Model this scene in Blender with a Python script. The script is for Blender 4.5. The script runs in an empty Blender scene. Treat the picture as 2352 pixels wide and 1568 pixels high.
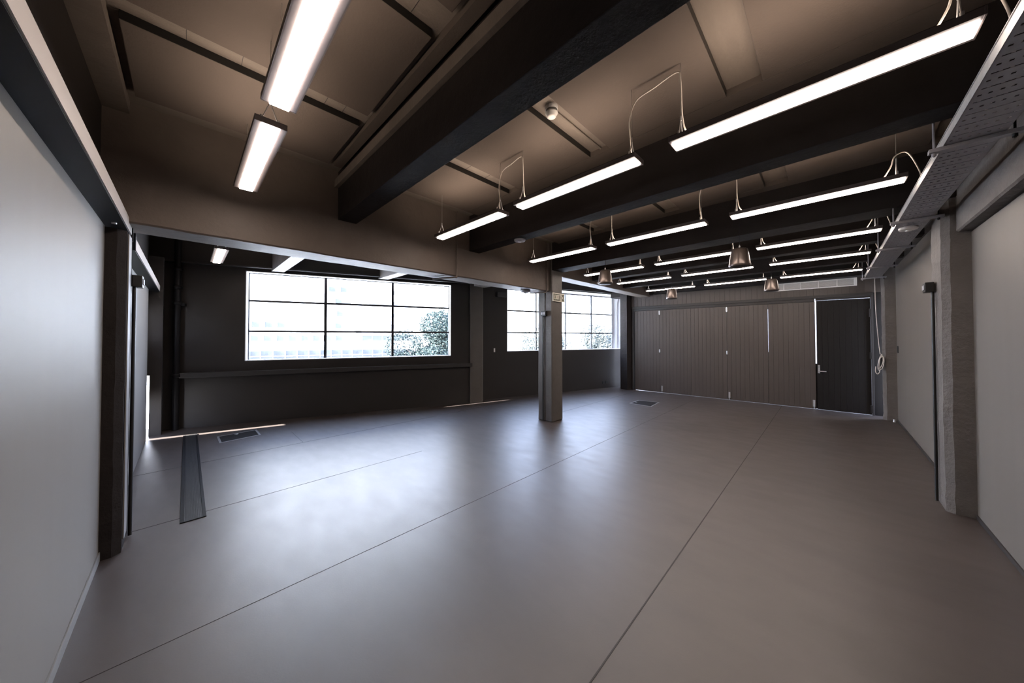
import bpy, bmesh, math, random
from mathutils import Vector, Matrix, noise
random.seed(7)
PI = math.pi
S = bpy.context.scene
COL = S.collection

# ------------------------------------------------------------------ helpers
class MB:
    """collects geometry for ONE mesh"""
    def __init__(s): s.v = []; s.f = []; s.sm = []
    def add(s, vs, fs, smooth=False):
        b = len(s.v); s.v += [tuple(p) for p in vs]
        for f in fs: s.f.append(tuple(i + b for i in f)); s.sm.append(smooth)
        return s
    def box(s, x0, x1, y0, y1, z0, z1, M=None, bv=0.0):
        if x0 > x1: x0, x1 = x1, x0
        if y0 > y1: y0, y1 = y1, y0
        if z0 > z1: z0, z1 = z1, z0
        if bv > 0:
            bm = bmesh.new(); bmesh.ops.create_cube(bm, size=1)
            for q in bm.verts:
                q.co = Vector(((x0 + x1) / 2 + q.co.x * (x1 - x0), (y0 + y1) / 2 + q.co.y * (y1 - y0), (z0 + z1) / 2 + q.co.z * (z1 - z0)))
            bmesh.ops.bevel(bm, geom=bm.edges[:], offset=bv, segments=2, affect='EDGES', profile=.6)
            bm.verts.index_update()
            vs = [q.co.copy() for q in bm.verts]; fs = [[q.index for q in f.verts] for f in bm.faces]; bm.free()
        else:
            vs = [Vector(p) for p in ((x0, y0, z0), (x1, y0, z0), (x1, y1, z0), (x0, y1, z0), (x0, y0, z1), (x1, y0, z1), (x1, y1, z1), (x0, y1, z1))]
            fs = [(0, 3, 2, 1), (4, 5, 6, 7), (0, 1, 5, 4), (1, 2, 6, 5), (2, 3, 7, 6), (3, 0, 4, 7)]
        if M: vs = [M @ p for p in vs]
        return s.add(vs, fs)
    def tube(s, pts, r, n=8, M=None):
        pts = [Vector(p) for p in pts]
        if M: pts = [M @ p for p in pts]
        rings = []; up = None
        for i, p in enumerate(pts):
            t = (pts[min(i + 1, len(pts) - 1)] - pts[max(i - 1, 0)]).normalized()
            if up is None: up = t.orthogonal().normalized()
            up = (up - t * up.dot(t))
            up = up.normalized() if up.length > 1e-6 else t.orthogonal().normalized()
            w = t.cross(up); rr = r[i] if isinstance(r, (list, tuple)) else r
            rings.append([p + (up * math.cos(2 * PI * k / n) + w * math.sin(2 * PI * k / n)) * rr for k in range(n)])
        vs = [q for R_ in rings for q in R_]
        fs = [(i * n + k, i * n + (k + 1) % n, (i + 1) * n + (k + 1) % n, (i + 1) * n + k) for i in range(len(pts) - 1) for k in range(n)]
        s.add(vs, fs, True)
        m = (len(pts) - 1) * n
        s.add(rings[0], [tuple(range(n))[::-1]]); s.add(rings[-1], [tuple(range(n))])
        return s
    def lathe(s, prof, c=(0, 0, 0), n=32, M=None, sx=1, sy=1):
        c = Vector(c); vs = []
        for r, z in prof:
            vs += [c + Vector((r * math.cos(2 * PI * k / n) * sx, r * math.sin(2 * PI * k / n) * sy, z)) for k in range(n)]
        if M: vs = [M @ p for p in vs]
        fs = [(i * n + k, i * n + (k + 1) % n, (i + 1) * n + (k + 1) % n, (i + 1) * n + k) for i in range(len(prof) - 1) for k in range(n)]
        return s.add(vs, fs, True)
    def prism(s, poly, z0, z1, M=None):
        n = len(poly)
        vs = [Vector((x, y, z0)) for x, y in poly] + [Vector((x, y, z1)) for x, y in poly]
        if M: vs = [M @ p for p in vs]
        return s.add(vs, [tuple(range(n))[::-1], tuple(range(n, 2 * n))] + [(i, (i + 1) % n, n + (i + 1) % n, n + i) for i in range(n)])

def tag(o, label=None, cat=None, group=None, kind=None):
    if label: o['label'] = label
    if cat: o['category'] = cat
    if group: o['group'] = group
    if kind: o['kind'] = kind
    return o
def obj(name, mb, mat, parent=None, loc=None):
    me = bpy.data.meshes.new(name)
    v = mb.v
    if parent is not None and parent.get('_o'):
        o_ = Vector(parent['_o']); v = [tuple(Vector(p) - o_) for p in v]
    me.from_pydata(v, [], mb.f); me.update()
    bm = bmesh.new(); bm.from_mesh(me); bmesh.ops.recalc_face_normals(bm, faces=bm.faces); bm.to_mesh(me); bm.free()
    for p, sm in zip(me.polygons, mb.sm): p.use_smooth = sm
    me.materials.append(mat)
    o = bpy.data.objects.new(name, me); COL.objects.link(o)
    if parent is not None:
        o.parent = parent
        if parent.get('_o'): o['_o'] = tuple(parent['_o'])
    return o
def thing(name, label, cat, loc=(0, 0, 0), group=None, world=True):
    """Empty at the thing's base; parts are given in world coordinates when world=True"""
    o = bpy.data.objects.new(name, None); COL.objects.link(o)
    o.location = loc; o.empty_display_size = .05
    if world: o['_o'] = tuple(loc)
    return tag(o, label, cat, group)
def struct(name, mb, mat, parent=None):
    o = obj(name, mb, mat, parent)
    if parent is None: o['kind'] = 'structure'
    return o
def dup(root, loc=None, label=None, parent=None):
    r = root.copy(); COL.objects.link(r)
    if loc is not None: r.location = loc
    if parent is not None: r.parent = parent
    if label: r['label'] = label
    for ch in list(root.children): dup(ch, None, None, r)
    return r
def bez(pts, n=10):
    """Catmull-Rom through pts"""
    P = [Vector(p) for p in pts]; P = [P[0] * 2 - P[1]] + P + [P[-1] * 2 - P[-2]]
    out = []
    for i in range(1, len(P) - 2):
        for k in range(n):
            t = k / n
            out.append(.5 * ((2 * P[i]) + (-P[i - 1] + P[i + 1]) * t + (2 * P[i - 1] - 5 * P[i] + 4 * P[i + 1] - P[i + 2]) * t * t + (-P[i - 1] + 3 * P[i] - 3 * P[i + 1] + P[i + 2]) * t ** 3))
    out.append(P[-2]); return out

# ------------------------------------------------------------------ materials
def mat(name, col, rough=.6, metal=0.0, spec=.5, var=0.0, vscale=3.0, bump=0.0, bscale=20.0, bdet=6, emis=None, es=0.0, stretch=(1, 1, 1), rvar=0.0, coat=0.0, crough=.3):
    m = bpy.data.materials.new(name); m.use_nodes = True
    nt = m.node_tree; N = nt.nodes; L = nt.links; b = N['Principled BSDF']
    b.inputs['Roughness'].default_value = rough; b.inputs['Metallic'].default_value = metal
    b.inputs['Specular IOR Level'].default_value = spec
    if coat: b.inputs['Coat Weight'].default_value = coat; b.inputs['Coat Roughness'].default_value = crough
    c4 = (*col, 1)
    tc = N.new('ShaderNodeTexCoord'); mp = N.new('ShaderNodeMapping'); mp.inputs['Scale'].default_value = stretch
    L.new(tc.outputs['Object'], mp.inputs['Vector'])
    nz = N.new('ShaderNodeTexNoise'); nz.inputs['Scale'].default_value = vscale; nz.inputs['Detail'].default_value = 5; nz.inputs['Roughness'].default_value = .6
    L.new(mp.outputs[0], nz.inputs['Vector'])
    mx = N.new('ShaderNodeMix'); mx.data_type = 'RGBA'
    v = max(var, .02)
    mx.inputs[6].default_value = (*[max(0, c * (1 - v)) for c in col], 1); mx.inputs[7].default_value = (*[min(1, c * (1 + v)) for c in col], 1)
    L.new(nz.outputs[0], mx.inputs[0]); L.new(mx.outputs[2], b.inputs['Base Color'])
    if rvar:
        mr = N.new('ShaderNodeMapRange'); mr.inputs[1].default_value = .3; mr.inputs[2].default_value = .7
        mr.inputs[3].default_value = rough - rvar; mr.inputs[4].default_value = rough + rvar
        L.new(nz.outputs[0], mr.inputs[0]); L.new(mr.outputs[0], b.inputs['Roughness'])
    if bump:
        nb = N.new('ShaderNodeTexNoise'); nb.inputs['Scale'].default_value = bscale; nb.inputs['Detail'].default_value = bdet; nb.inputs['Roughness'].default_value = .65
        L.new(mp.outputs[0], nb.inputs['Vector'])
        bp = N.new('ShaderNodeBump'); bp.inputs['Strength'].default_value = bump; bp.inputs['Distance'].default_value = .02
        L.new(nb.outputs[0], bp.inputs['Height']); L.new(bp.outputs[0], b.inputs['Normal'])
    if emis:
        b.inputs['Emission Color'].default_value = (*emis, 1); b.inputs['Emission Strength'].default_value = es
    return m

WARM = (1.0, .80, .66)
M = {}
M['slab'] = mat('painted_slab', (.17, .143, .122), .75, spec=.25, var=.18, vscale=2.5, bump=.35, bscale=9, stretch=(1, 4, 1))
M['panel'] = mat('ceiling_panel_paint', (.095, .077, .066), .8, spec=.2, var=.10, vscale=2, bump=.12, bscale=60)
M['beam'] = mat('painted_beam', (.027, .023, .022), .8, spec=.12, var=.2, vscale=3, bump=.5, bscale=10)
M['wbeam'] = mat('painted_window_beam', (.13, .105, .090), .55, spec=.35, var=.25, vscale=3, bump=.35, bscale=9)
M['col'] = mat('painted_column', (.10, .090, .082), .42, spec=.35, var=.25, vscale=4, bump=.4, bscale=14)
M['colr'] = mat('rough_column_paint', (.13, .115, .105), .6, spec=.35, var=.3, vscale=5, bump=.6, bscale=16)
M['wallg'] = mat('grey_wall_paint', (.20, .183, .166), .5, spec=.4, var=.05, vscale=1.5, bump=.05, bscale=90, stretch=(6, 6, .25))
M['wallr'] = mat('dark_grey_wall_paint', (.155, .136, .121), .5, spec=.4, var=.07, vscale=1.2, bump=.05, bscale=90, stretch=(5, 5, .3))
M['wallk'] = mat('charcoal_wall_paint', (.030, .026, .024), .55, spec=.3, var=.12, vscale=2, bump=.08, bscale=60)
M['tg'] = mat('charcoal_board_paint', (.078, .064, .056), .40, spec=.5, var=.12, vscale=2, bump=.04, bscale=40, stretch=(6, 6, .4))
M['door'] = mat('black_board_paint', (.017, .015, .014), .5, spec=.15, var=.12, vscale=2, bump=.04, bscale=40, stretch=(6, 6, .4))
M['trimk'] = mat('charcoal_trim_paint', (.034, .031, .030), .45, spec=.4, var=.1)
M['trimg'] = mat('grey_trim_paint', (.20, .195, .19), .5, var=.05)
M['steelk'] = mat('black_steel_paint', (.010, .010, .011), .5, spec=.15, var=.1)
M['lip'] = mat('pale_flange_paint', (.42, .38, .35), .45, spec=.5, var=.04)
M['metk'] = mat('lamp_housing_black', (.10, .082, .078), .45, spec=.4, var=.05)
M['rim'] = mat('lamp_rim_grey', (.16, .14, .14), .4, spec=.5, var=.03)
M['alu'] = mat('brushed_aluminium', (.62, .62, .63), .35, metal=.9, var=.05)
M['galv'] = mat('galvanised_steel', (.55, .54, .52), .42, metal=.45, var=.28, vscale=25, bump=.05, bscale=120)
M['galvd'] = mat('galvanised_steel_dull', (.34, .33, .35), .5, metal=.2, var=.25, vscale=20)
M['cable'] = mat('pale_cable_sheath', (.70, .64, .58), .45, var=.03)
M['wire'] = mat('steel_wire', (.45, .43, .41), .4, metal=.8)
M['plast'] = mat('white_plastic', (.75, .72, .69), .4, var=.02)
M['grille'] = mat('grille_white_enamel', (.90, .86, .82), .45, var=.02)
M['grilled'] = mat('grille_shadow', (.12, .11, .105), .6)
M['plask'] = mat('black_plastic', (.012, .012, .012), .4, var=.02)
M['bar'] = mat('grille_bar_grey', (.05, .05, .052), .5, metal=.3)
M['spk'] = mat('speaker_shell_bronze', (.13, .105, .092), .28, metal=.55, spec=.5, var=.05)
M['spkg'] = mat('speaker_grille_dark', (.05, .045, .042), .5, metal=.3, var=.1)
M['exitw'] = mat('exit_sign_cream', (.78, .76, .64), .5, var=.02)
M['exitg'] = mat('exit_sign_olive', (.13, .13, .09), .5, var=.05)
M['reveal'] = mat('window_reveal_white', (.78, .78, .79), .5, var=.03)
M['framek'] = mat('black_window_frame', (.012, .012, .014), .4, var=.05)
M['lamp'] = mat('lamp_diffuser', (.9, .9, .9), .5, emis=(1.0, .84, .74), es=30)
M['lampup'] = mat('lamp_uplight', (.9, .9, .9), .5, emis=(1.0, .80, .64), es=12)
M['bark'] = mat('bark', (.08, .06, .05), .8, var=.3, bump=.5)
M['leaf'] = mat('tree_leaf', (.022, .032, .031), .8, spec=.1, var=.5, vscale=1.2)
M['leaf2'] = mat('pale_tree_leaf', (.075, .085, .083), .8, spec=.1, var=.4, vscale=1.2)
M['bwhite'] = mat('white_render_facade', (.80, .80, .80), .7, var=.02)
M['bglass'] = mat('grey_window_glass', (.050, .053, .057), .5, spec=.2, var=.25, vscale=.6)
M['bglass3'] = mat('pale_window_glass', (.12, .13, .14), .5, spec=.2)
M['bglass2'] = mat('dark_shopfront_glass', (.034, .038, .042), .5, spec=.2, var=.5, vscale=1.2)
M['ground'] = mat('pale_street', (.8, .8, .8), .8, var=.05)
M['terrace'] = mat('sunlit_terrace', (.75, .74, .70), .8, var=.03)

def glass_mat():
    m = bpy.data.materials.new('window_glass'); m.use_nodes = True
    N = m.node_tree.nodes; L = m.node_tree.links; N.clear()
    o = N.new('ShaderNodeOutputMaterial'); t = N.new('ShaderNodeBsdfTransparent'); t.inputs[0].default_value = (.95, .97, .97, 1)
    g = N.new('ShaderNodeBsdfGlossy'); g.inputs['Roughness'].default_value = .02
    f = N.new('ShaderNodeLayerWeight'); pw = N.new('ShaderNodeMath'); pw.operation = 'POWER'; pw.inputs[1].default_value = 5; L.new(f.outputs['Facing'], pw.inputs[0])
    ma = N.new('ShaderNodeMath'); ma.operation = 'MULTIPLY_ADD'; ma.inputs[1].default_value = .9; ma.inputs[2].default_value = .04; L.new(pw.outputs[0], ma.inputs[0])
    x = N.new('ShaderNodeMixShader'); L.new(ma.outputs[0], x.inputs[0]); L.new(t.outputs[0], x.inputs[1]); L.new(g.outputs[0], x.inputs[2]); L.new(x.outputs[0], o.inputs[0])
    return m
M['glass'] = glass_mat()

def floor_mat():
    m = bpy.data.materials.new('sealed_vinyl_floor'); m.use_nodes = True
    nt = m.node_tree; N = nt.nodes; L = nt.links; b = N['Principled BSDF']
    tc = N.new('ShaderNodeTexCoord')
    n1 = N.new('ShaderNodeTexNoise'); n1.inputs['Scale'].default_value = .9; n1.inputs['Detail'].default_value = 7; n1.inputs['Roughness'].default_value = .65
    mp = N.new('ShaderNodeMapping'); mp.inputs['Scale'].default_value = (1.6, .7, 1); mp.inputs['Rotation'].default_value = (0, 0, .6)
    L.new(tc.outputs['Object'], mp.inputs[0]); L.new(mp.outputs[0], n1.inputs['Vector'])
    cr = N.new('ShaderNodeValToRGB'); cr.color_ramp.elements[0].position = .3; cr.color_ramp.elements[1].position = .75
    cr.color_ramp.elements[0].color = (.038, .028, .024, 1); cr.color_ramp.elements[1].color = (.062, .047, .041, 1)
    L.new(n1.outputs[0], cr.inputs[0])
    n2 = N.new('ShaderNodeTexNoise'); n2.inputs['Scale'].default_value = 5; n2.inputs['Detail'].default_value = 8
    L.new(mp.outputs[0], n2.inputs['Vector'])
    mr = N.new('ShaderNodeMapRange'); mr.inputs[1].default_value = .3; mr.inputs[2].default_value = .7; mr.inputs[3].default_value = .40; mr.inputs[4].default_value = .46
    L.new(n2.outputs[0], mr.inputs[0]); L.new(mr.outputs[0], b.inputs['Roughness'])
    L.new(cr.outputs[0], b.inputs['Base Color'])
    b.inputs['Specular IOR Level'].default_value = 1.0
    b.inputs['Coat Weight'].default_value = .12; b.inputs['Coat Roughness'].default_value = .52; b.inputs['Coat IOR'].default_value = 1.5
    n3 = N.new('ShaderNodeTexNoise'); n3.inputs['Scale'].default_value = 120
    L.new(tc.outputs['Object'], n3.inputs['Vector'])
    bp = N.new('ShaderNodeBump'); bp.inputs['Strength'].default_value = .03; bp.inputs['Distance'].default_value = .01
    L.new(n3.outputs[0], bp.inputs['Height']); L.new(bp.outputs[0], b.inputs['Normal'])
    return m
M['floor'] = floor_mat()
M['joint'] = mat('floor_joint_filler', (.030, .025, .023), .6)

# ------------------------------------------------------------------ frames of the skewed walls
def frame(P, ang):      # local x along wall, y outward, z up
    a = math.radians(ang)
    return Matrix(((math.cos(a), math.sin(a), 0, P[0]), (-math.sin(a), math.cos(a), 0, P[1]), (0, 0, 1, 0), (0, 0, 0, 1)))
F1 = frame((4.552, 5.906), 20.5)      # long window wall
F2 = frame((5.03, 5.965), 17.5)       # short window wall
dwa = math.radians(3.3)               # door wall: local x along wall (towards the windows), y into the yard behind
FD = Matrix(((-math.sin(dwa), math.cos(dwa), 0, 9.29), (math.cos(dwa), math.sin(dwa), 0, 0), (0, 0, 1, 0), (0, 0, 0, 1)))

ZC = 3.19      # slab
ZB = 2.70      # soffit of the joists

# ------------------------------------------------------------------ floor
f2a, f2b, f1a, f1b = (F2 @ Vector((4.95, .2, 0))), (F2 @ Vector((-.1, .2, 0))), (F1 @ Vector((.2, .2, 0))), (F1 @ Vector((-5.78, .2, 0)))
plan = [(-.62, -1.0), (9.46, -1.0), (9.46, 4.5), tuple(f2a.xy), tuple(f2b.xy), tuple(f1a.xy), tuple(f1b.xy)]
fl = MB(); fl.prism(plan, -.12, 0)
floor = struct('floor', fl, M['floor'])
j = MB()
def jx(y, x0, x1, w=.005): j.box(x0, x1, y - w / 2, y + w / 2, -.002, .0012)
jx(2.335, -.4, 8.9, .0035); jx(.757, -.4, 9.2, .007); jx(3.85, -.4, -.022); jx(3.85, .13, 2.2); jx(5.37, -.4, -.01); jx(5.37, .14, 5.6); jx(3.85, 4.9, 9.0)
j.box(1.187, 1.191, 5.39, 6.1, -.002, .0012); 
struct('floor_joint', j, M['joint'], floor)

# ------------------------------------------------------------------ ceiling slab
c = MB(); c.prism(plan, ZC, ZC + .15)
# block joints in the slab are shallow grooves: thin battens of the joint colour
ceiling = struct('ceiling', c, M['slab'])
jc = MB()
for xx in (-.02, .22, .47, .68, .80):
    for y0, y1 in ((2.42, 2.58), (1.34, 1.53)):
        jc.box(xx - .0015, xx + .0015, y0, y1, ZC - .0015, ZC + .01)
for xx in (1.95, 2.2): jc.box(xx - .0015, xx + .0015, 2.42, 2.58, ZC - .0015, ZC + .01)
struct('ceiling_joint', jc, M['joint'], ceiling)

# ceiling panels between the joists
rows_x = [(-.265, .925, 'beside the left grey wall'), (1.33, 2.57, 'between first and second ceiling beams'), (3.02, 4.42, 'just before the exit column'),
          (4.98, 5.86, 'just past the exit column'), (6.28, 7.28, 'two before the folding doors'), (7.70, 8.50, 'nearest the wall grille')]
rows_y = [(2.58, 3.345, 'at the window beam'), (1.53, 2.42, 'second from window beam'), (.48, 1.34, 'third from window beam'), (-.62, .285, 'next to cable tray')]
for i, (x0, x1, bl) in enumerate(rows_x):
    for k, (y0, y1, yl) in enumerate(rows_y):
        if i == 0 and k == 3: continue
        b = MB(); b.box(x0, x1, y0, y1, 3.14, ZC + .002, bv=.004)
        po_ = obj('ceiling_panel', b, M['panel']); po_.data.materials.append(M['plask'])
        for f_ in po_.data.polygons:
            if abs(f_.normal.z) < .5: f_.material_index = 1
        tag(po_, 'dark ceiling panel %s, bay %s' % (yl, bl), 'ceiling panel', 'flat dark panels fixed under the ceiling')

b = MB()
for x0, x1, ya in ((2.574, 2.752, -.8), (4.424, 4.562, -.8), (.97, 1.037, -.8)):
    b.box(x0, x1, ya, 3.35, 3.141, ZC + .002)
struct('trim_12', b, M['panel'])

# ------------------------------------------------------------------ concrete joists (run towards the windows)
def joist(x0, x1, z, label, y0=-.80, y1=3.57):
    b = MB(); b.box(x0, x1, y0, y1, z, ZC + .01, bv=.006)
    return tag(obj('ceiling_beam', b, M['beam']), label, 'beam', 'concrete beams across the ceiling')
joist(1.07, 1.25, ZB, 'dark concrete ceiling beam nearest the left grey wall, navy soffit')
joist(2.75, 2.93, ZB, 'dark concrete ceiling beam with a small sensor under its window end')
joist(4.56, 4.87, ZB, 'wide dark concrete ceiling beam running onto the free-standing column')
joist(6.00, 6.18, ZB, 'dark concrete ceiling beam first past the free-standing column')
joist(7.42, 7.58, ZB, 'dark concrete ceiling beam second past the free-standing column')
b = MB(); b.prism([(9.02, -.80), (9.45, -.80), (9.45, 4.7), (9.02, 4.7)], 2.69, ZC + .01)
tag(obj('ceiling_beam', b, M['beam']), 'dark concrete ceiling beam against the folding door wall above the white grille', 'beam', 'concrete beams across the ceiling')
# lighter fillet along the near face of the first joist
b = MB(); b.box(1.035, 1.07, -.8, 3.55, 3.02, 3.10, bv=.003)
tag(obj('beam_fillet', b, M['slab']), 'thin paler batten along the near face of the first ceiling beam', 'batten')
# the joists carry on past the window beam, window light painted in as paler colour
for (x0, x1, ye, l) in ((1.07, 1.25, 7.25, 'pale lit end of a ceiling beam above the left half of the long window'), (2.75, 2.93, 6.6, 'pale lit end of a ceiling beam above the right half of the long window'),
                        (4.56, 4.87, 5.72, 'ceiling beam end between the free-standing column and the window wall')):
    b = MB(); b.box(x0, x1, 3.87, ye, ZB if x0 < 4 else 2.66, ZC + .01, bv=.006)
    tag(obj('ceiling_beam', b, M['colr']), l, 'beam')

# ------------------------------------------------------------------ window beam
def roughbox(x0, x1, y0, y1, z0, z1, seed, amp=.006, step=.12):
    bm = bmesh.new(); bmesh.ops.create_cube(bm, size=1)
    for q in bm.verts: q.co = Vector(((x0 + x1) / 2 + q.co.x * (x1 - x0), (y0 + y1) / 2 + q.co.y * (y1 - y0), (z0 + z1) / 2 + q.co.z * (z1 - z0)))
    bmesh.ops.bevel(bm, geom=bm.edges[:], offset=.012, segments=1, affect='EDGES')
    L_ = max(x1 - x0, y1 - y0, z1 - z0)
    for ax in range(3):
        ext = (x1 - x0, y1 - y0, z1 - z0)[ax]; lo = (x0, y0, z0)[ax]
        n = int(ext / step)
        for k in range(1, n):
            co = [0, 0, 0]; co[ax] = lo + ext * k / n; no = [0, 0, 0]; no[ax] = 1
            bmesh.ops.bisect_plane(bm, geom=bm.verts[:] + bm.edges[:] + bm.faces[:], plane_co=co, plane_no=no)
    for q in bm.verts:
        d = noise.noise_vector(q.co * 3.1 + Vector((seed, 0, 0))) + .5 * noise.noise_vector(q.co * 9 + Vector((0, seed, 0)))
        q.co += d * amp
    bm.verts.index_update()
    m_ = MB(); m_.add([q.co.copy() for q in bm.verts], [[q.index for q in f.verts] for f in bm.faces]); bm.free()
    return m_
b = roughbox(-.60, 4.60, 3.55, 3.88, 2.32, ZC + .02, 3, .004)
tag(obj('window_beam', b, M['wbeam']), 'deep rough concrete beam between the left pillar and the free-standing column', 'beam')
b = roughbox(4.82, 9.1, 3.55, 3.84, 2.635, ZC + .02, 8, .004)
tag(obj('window_beam', b, M['wbeam']), 'shallower concrete beam running from the free-standing column to the far corner', 'beam')

# ------------------------------------------------------------------ columns
b = roughbox(4.55, 4.87, 3.50, 3.82, 0, ZC + .02, 5, .004, .1)
colc = thing('concrete_column', 'free-standing square dark concrete column carrying the exit sign', 'column', (4.71, 3.66, 0), 'concrete columns')
obj('shaft', b, M['col'], colc)
g = MB(); g.box(4.541, 4.552, 3.655, 3.660, 0, 2.9); obj('edge_bead', g, M['trimk'], colc)
# right column
def chamfcol(pts, h, seed, name, label, m):
    bm = bmesh.new()
    vs0 = [bm.verts.new((x, y, 0)) for x, y in pts]; f = bm.faces.new(vs0)
    r = bmesh.ops.extrude_face_region(bm, geom=[f]); top = [q for q in r['geom'] if isinstance(q, bmesh.types.BMVert)]
    for q in top: q.co.z = h
    for k in range(1, int(h / .06)):
        bmesh.ops.bisect_plane(bm, geom=bm.verts[:] + bm.edges[:] + bm.faces[:], plane_co=(0, 0, k * .06), plane_no=(0, 0, 1))
    for q in bm.verts:
        w = noise.noise(Vector((q.co.x * 2, q.co.z * 2.1, seed))) * .008 + noise.noise(Vector((q.co.x * 5, q.co.z * 11, seed + 5))) * .006
        q.co.y += w; q.co.x += noise.noise(Vector((q.co.y * 5, q.co.z * 7, seed + 9))) * .006
    bm.verts.index_update(); m_ = MB(); m_.add([q.co.copy() for q in bm.verts], [[q.index for q in f.verts] for f in bm.faces]); bm.free()
    t = thing(name, label, 'column', (pts[0][0], pts[0][1], 0), 'concrete columns')
    obj('shaft', m_, m, t); return t
colr = chamfcol([(4.60, -.98), (4.60, -.745), (4.635, -.70), (4.97, -.70), (4.97, -.98)], ZC, 2, 'concrete_column', 'rough chamfered column on the right-hand grey wall with a black conduit', M['colr'])
colf = chamfcol([(8.925, -.98), (8.925, -.725), (8.965, -.685), (8.99, -.685), (8.99, -.98)], ZC, 4, 'concrete_column', 'narrow chamfered column in the far corner beside the black door', M['colr'])
coll = chamfcol([(-.62, 3.50), (-.345, 3.50), (-.305, 3.535), (-.305, 3.86), (-.62, 3.86)], 2.255, 6, 'concrete_column', 'rough dark pillar at the end of the left grey wall', M['beam'])
for t, (x0, x1, y0, y1) in ((coll, (-.303, -.296, 3.56, 3.70)),):
    g = MB(); g.box(x0, x1, y0, y1, .08, 2.24); o = obj('lit_edge_strip', g, M['trimg'], t)  # pale strip paints in the window light on the pillar's side face

# outlet boxes with their conduits, one per column
def outlet(label, C, ax, zc, conduit):
    """ax: outward direction"""
    t = thing('outlet_box', label, 'outlet', C, 'black outlet boxes on columns')
    R_ = Matrix.Translation(Vector(C)) @ ax.to_track_quat('Y', 'Z').to_matrix().to_4x4()
    b = MB(); b.box(-.055, .055, 0, .055, -.045, .045, R_, .005); obj('housing', b, M['plask'], t)
    for sx in (-.027, .027):
        b = MB(); b.box(sx - .019, sx + .019, .055, .060, -.022, .022, R_, .002); obj('socket', b, M['galvd'], t)
    b = MB(); b.tube(conduit, .011, 10); obj('conduit', b, M['plask'], t)
    return t
outlet('black outlet box with conduit on the free-standing column', (4.545, 3.65, 1.93), Vector((-1, 0, 0)), 1.93, [(4.532, 3.69, 1.90), (4.532, 3.69, .01)])
outlet('black outlet box with conduit on the right wall column', (4.86, -.69, 1.965), Vector((0, 1, 0)), 1.96, [(4.84, -.683, 1.93), (4.84, -.683, .01)])
outlet('black outlet box with conduit on the left pillar', (-.297, 3.80, 1.93), Vector((1, 0, 0)), 1.93, [(-.285, 3.775, 1.90), (-.285, 3.775, .01)])

# ------------------------------------------------------------------ left wall
w = MB(); w.box(-.55, -.40, -1.0, 3.50, 0, 2.262); wl = struct('wall_left', w, M['wallg'])
w = MB(); w.box(-.44, -.40, 3.86, 7.085, 0, 2.205)
struct('wall_left_far', w, M['wallg'])
w = MB(); w.box(-.62, -.43, -1.0, 3.6, 2.28, ZC + .01); w.box(-.62, -.43, 3.8, 7.9, 2.28, ZC + .01); struct('wall_left_upper', w, M['wallk'])
w = MB(); w.box(-.62, -.305, -1.0, 3.56, 3.10, ZC + .01); struct('trim_1', w, M['slab'])
w = MB(); w.box(-.40, -.392, -.9, 3.50, 0, .06, bv=.002); struct('baseboard_left', w, M['trimg'])
# steel channel along the left wall
t = thing('steel_channel', 'black steel channel with pale lip along the top of the near left wall', 'steel beam', (-.35, -.9, 2.25), 'steel channels on the left wall')
b = MB(); b.box(-.427, -.304, -.99, 3.715, 2.263, 2.35); obj('channel', b, M['steelk'], t)
b = MB(); b.box(-.304, -.298, -1.0, 3.715, 2.268, 2.357); obj('lip', b, M['lip'], t)
b = MB(); b.box(-.32, -.292, 3.715, 3.73, 2.22, 2.40); obj('end_plate', b, M['steelk'], t)
b = MB(); b.lathe([(0, -.012), (.012, -.012), (.012, 0), (0, 0)], (-.345, 3.35, 2.262), 12); obj('bolt', b, M['alu'], t)
t = thing('steel_channel', 'black steel channel with pale lip beyond the left pillar, ending near the drainpipe', 'steel beam', (-.35, 4.0, 2.2), 'steel channels on the left wall')
b = MB(); b.box(-.43, -.304, 3.93, 7.355, 2.206, 2.30); obj('channel', b, M['steelk'], t)
b = MB(); b.box(-.304, -.298, 3.96, 7.355, 2.212, 2.30); obj('lip', b, M['lip'], t)
b = MB(); b.box(-.40, -.292, 3.90, 3.935, 2.19, 2.325); obj('end_plate', b, M['steelk'], t)

# pier, light gap and dark corner by the drainpipe
w = MB(); w.box(-.47, -.445, 7.0, 7.40, .55, 1.45); w.box(-.47, -.445, 7.0, 7.45, 1.95, 2.4); w.box(-.47, -.445, 7.13, 7.45, 1.4, 2.0); w.box(-.47, -.445, 7.21, 7.45, 0, .6)  # unseen panels added outside the gap to narrow daylight and shape the sun streaks
struct('light_gap_mask', w, M['wallk'])
w = MB(); w.box(-.391, -.262, 7.36, 7.56, 0, .92); w.box(-.66, -.52, 7.42, 8.25, -.05, .93); w.box(-.62, -.262, 7.36, 7.56, .92, 2.75); w.box(-.62, -.46, 7.5, 8.1, .92, ZC)  # pier and corner; the low outer box is an unseen blocker added against the sun
struct('corner_pier_sun_blocker', w, M['wallk'])

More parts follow.
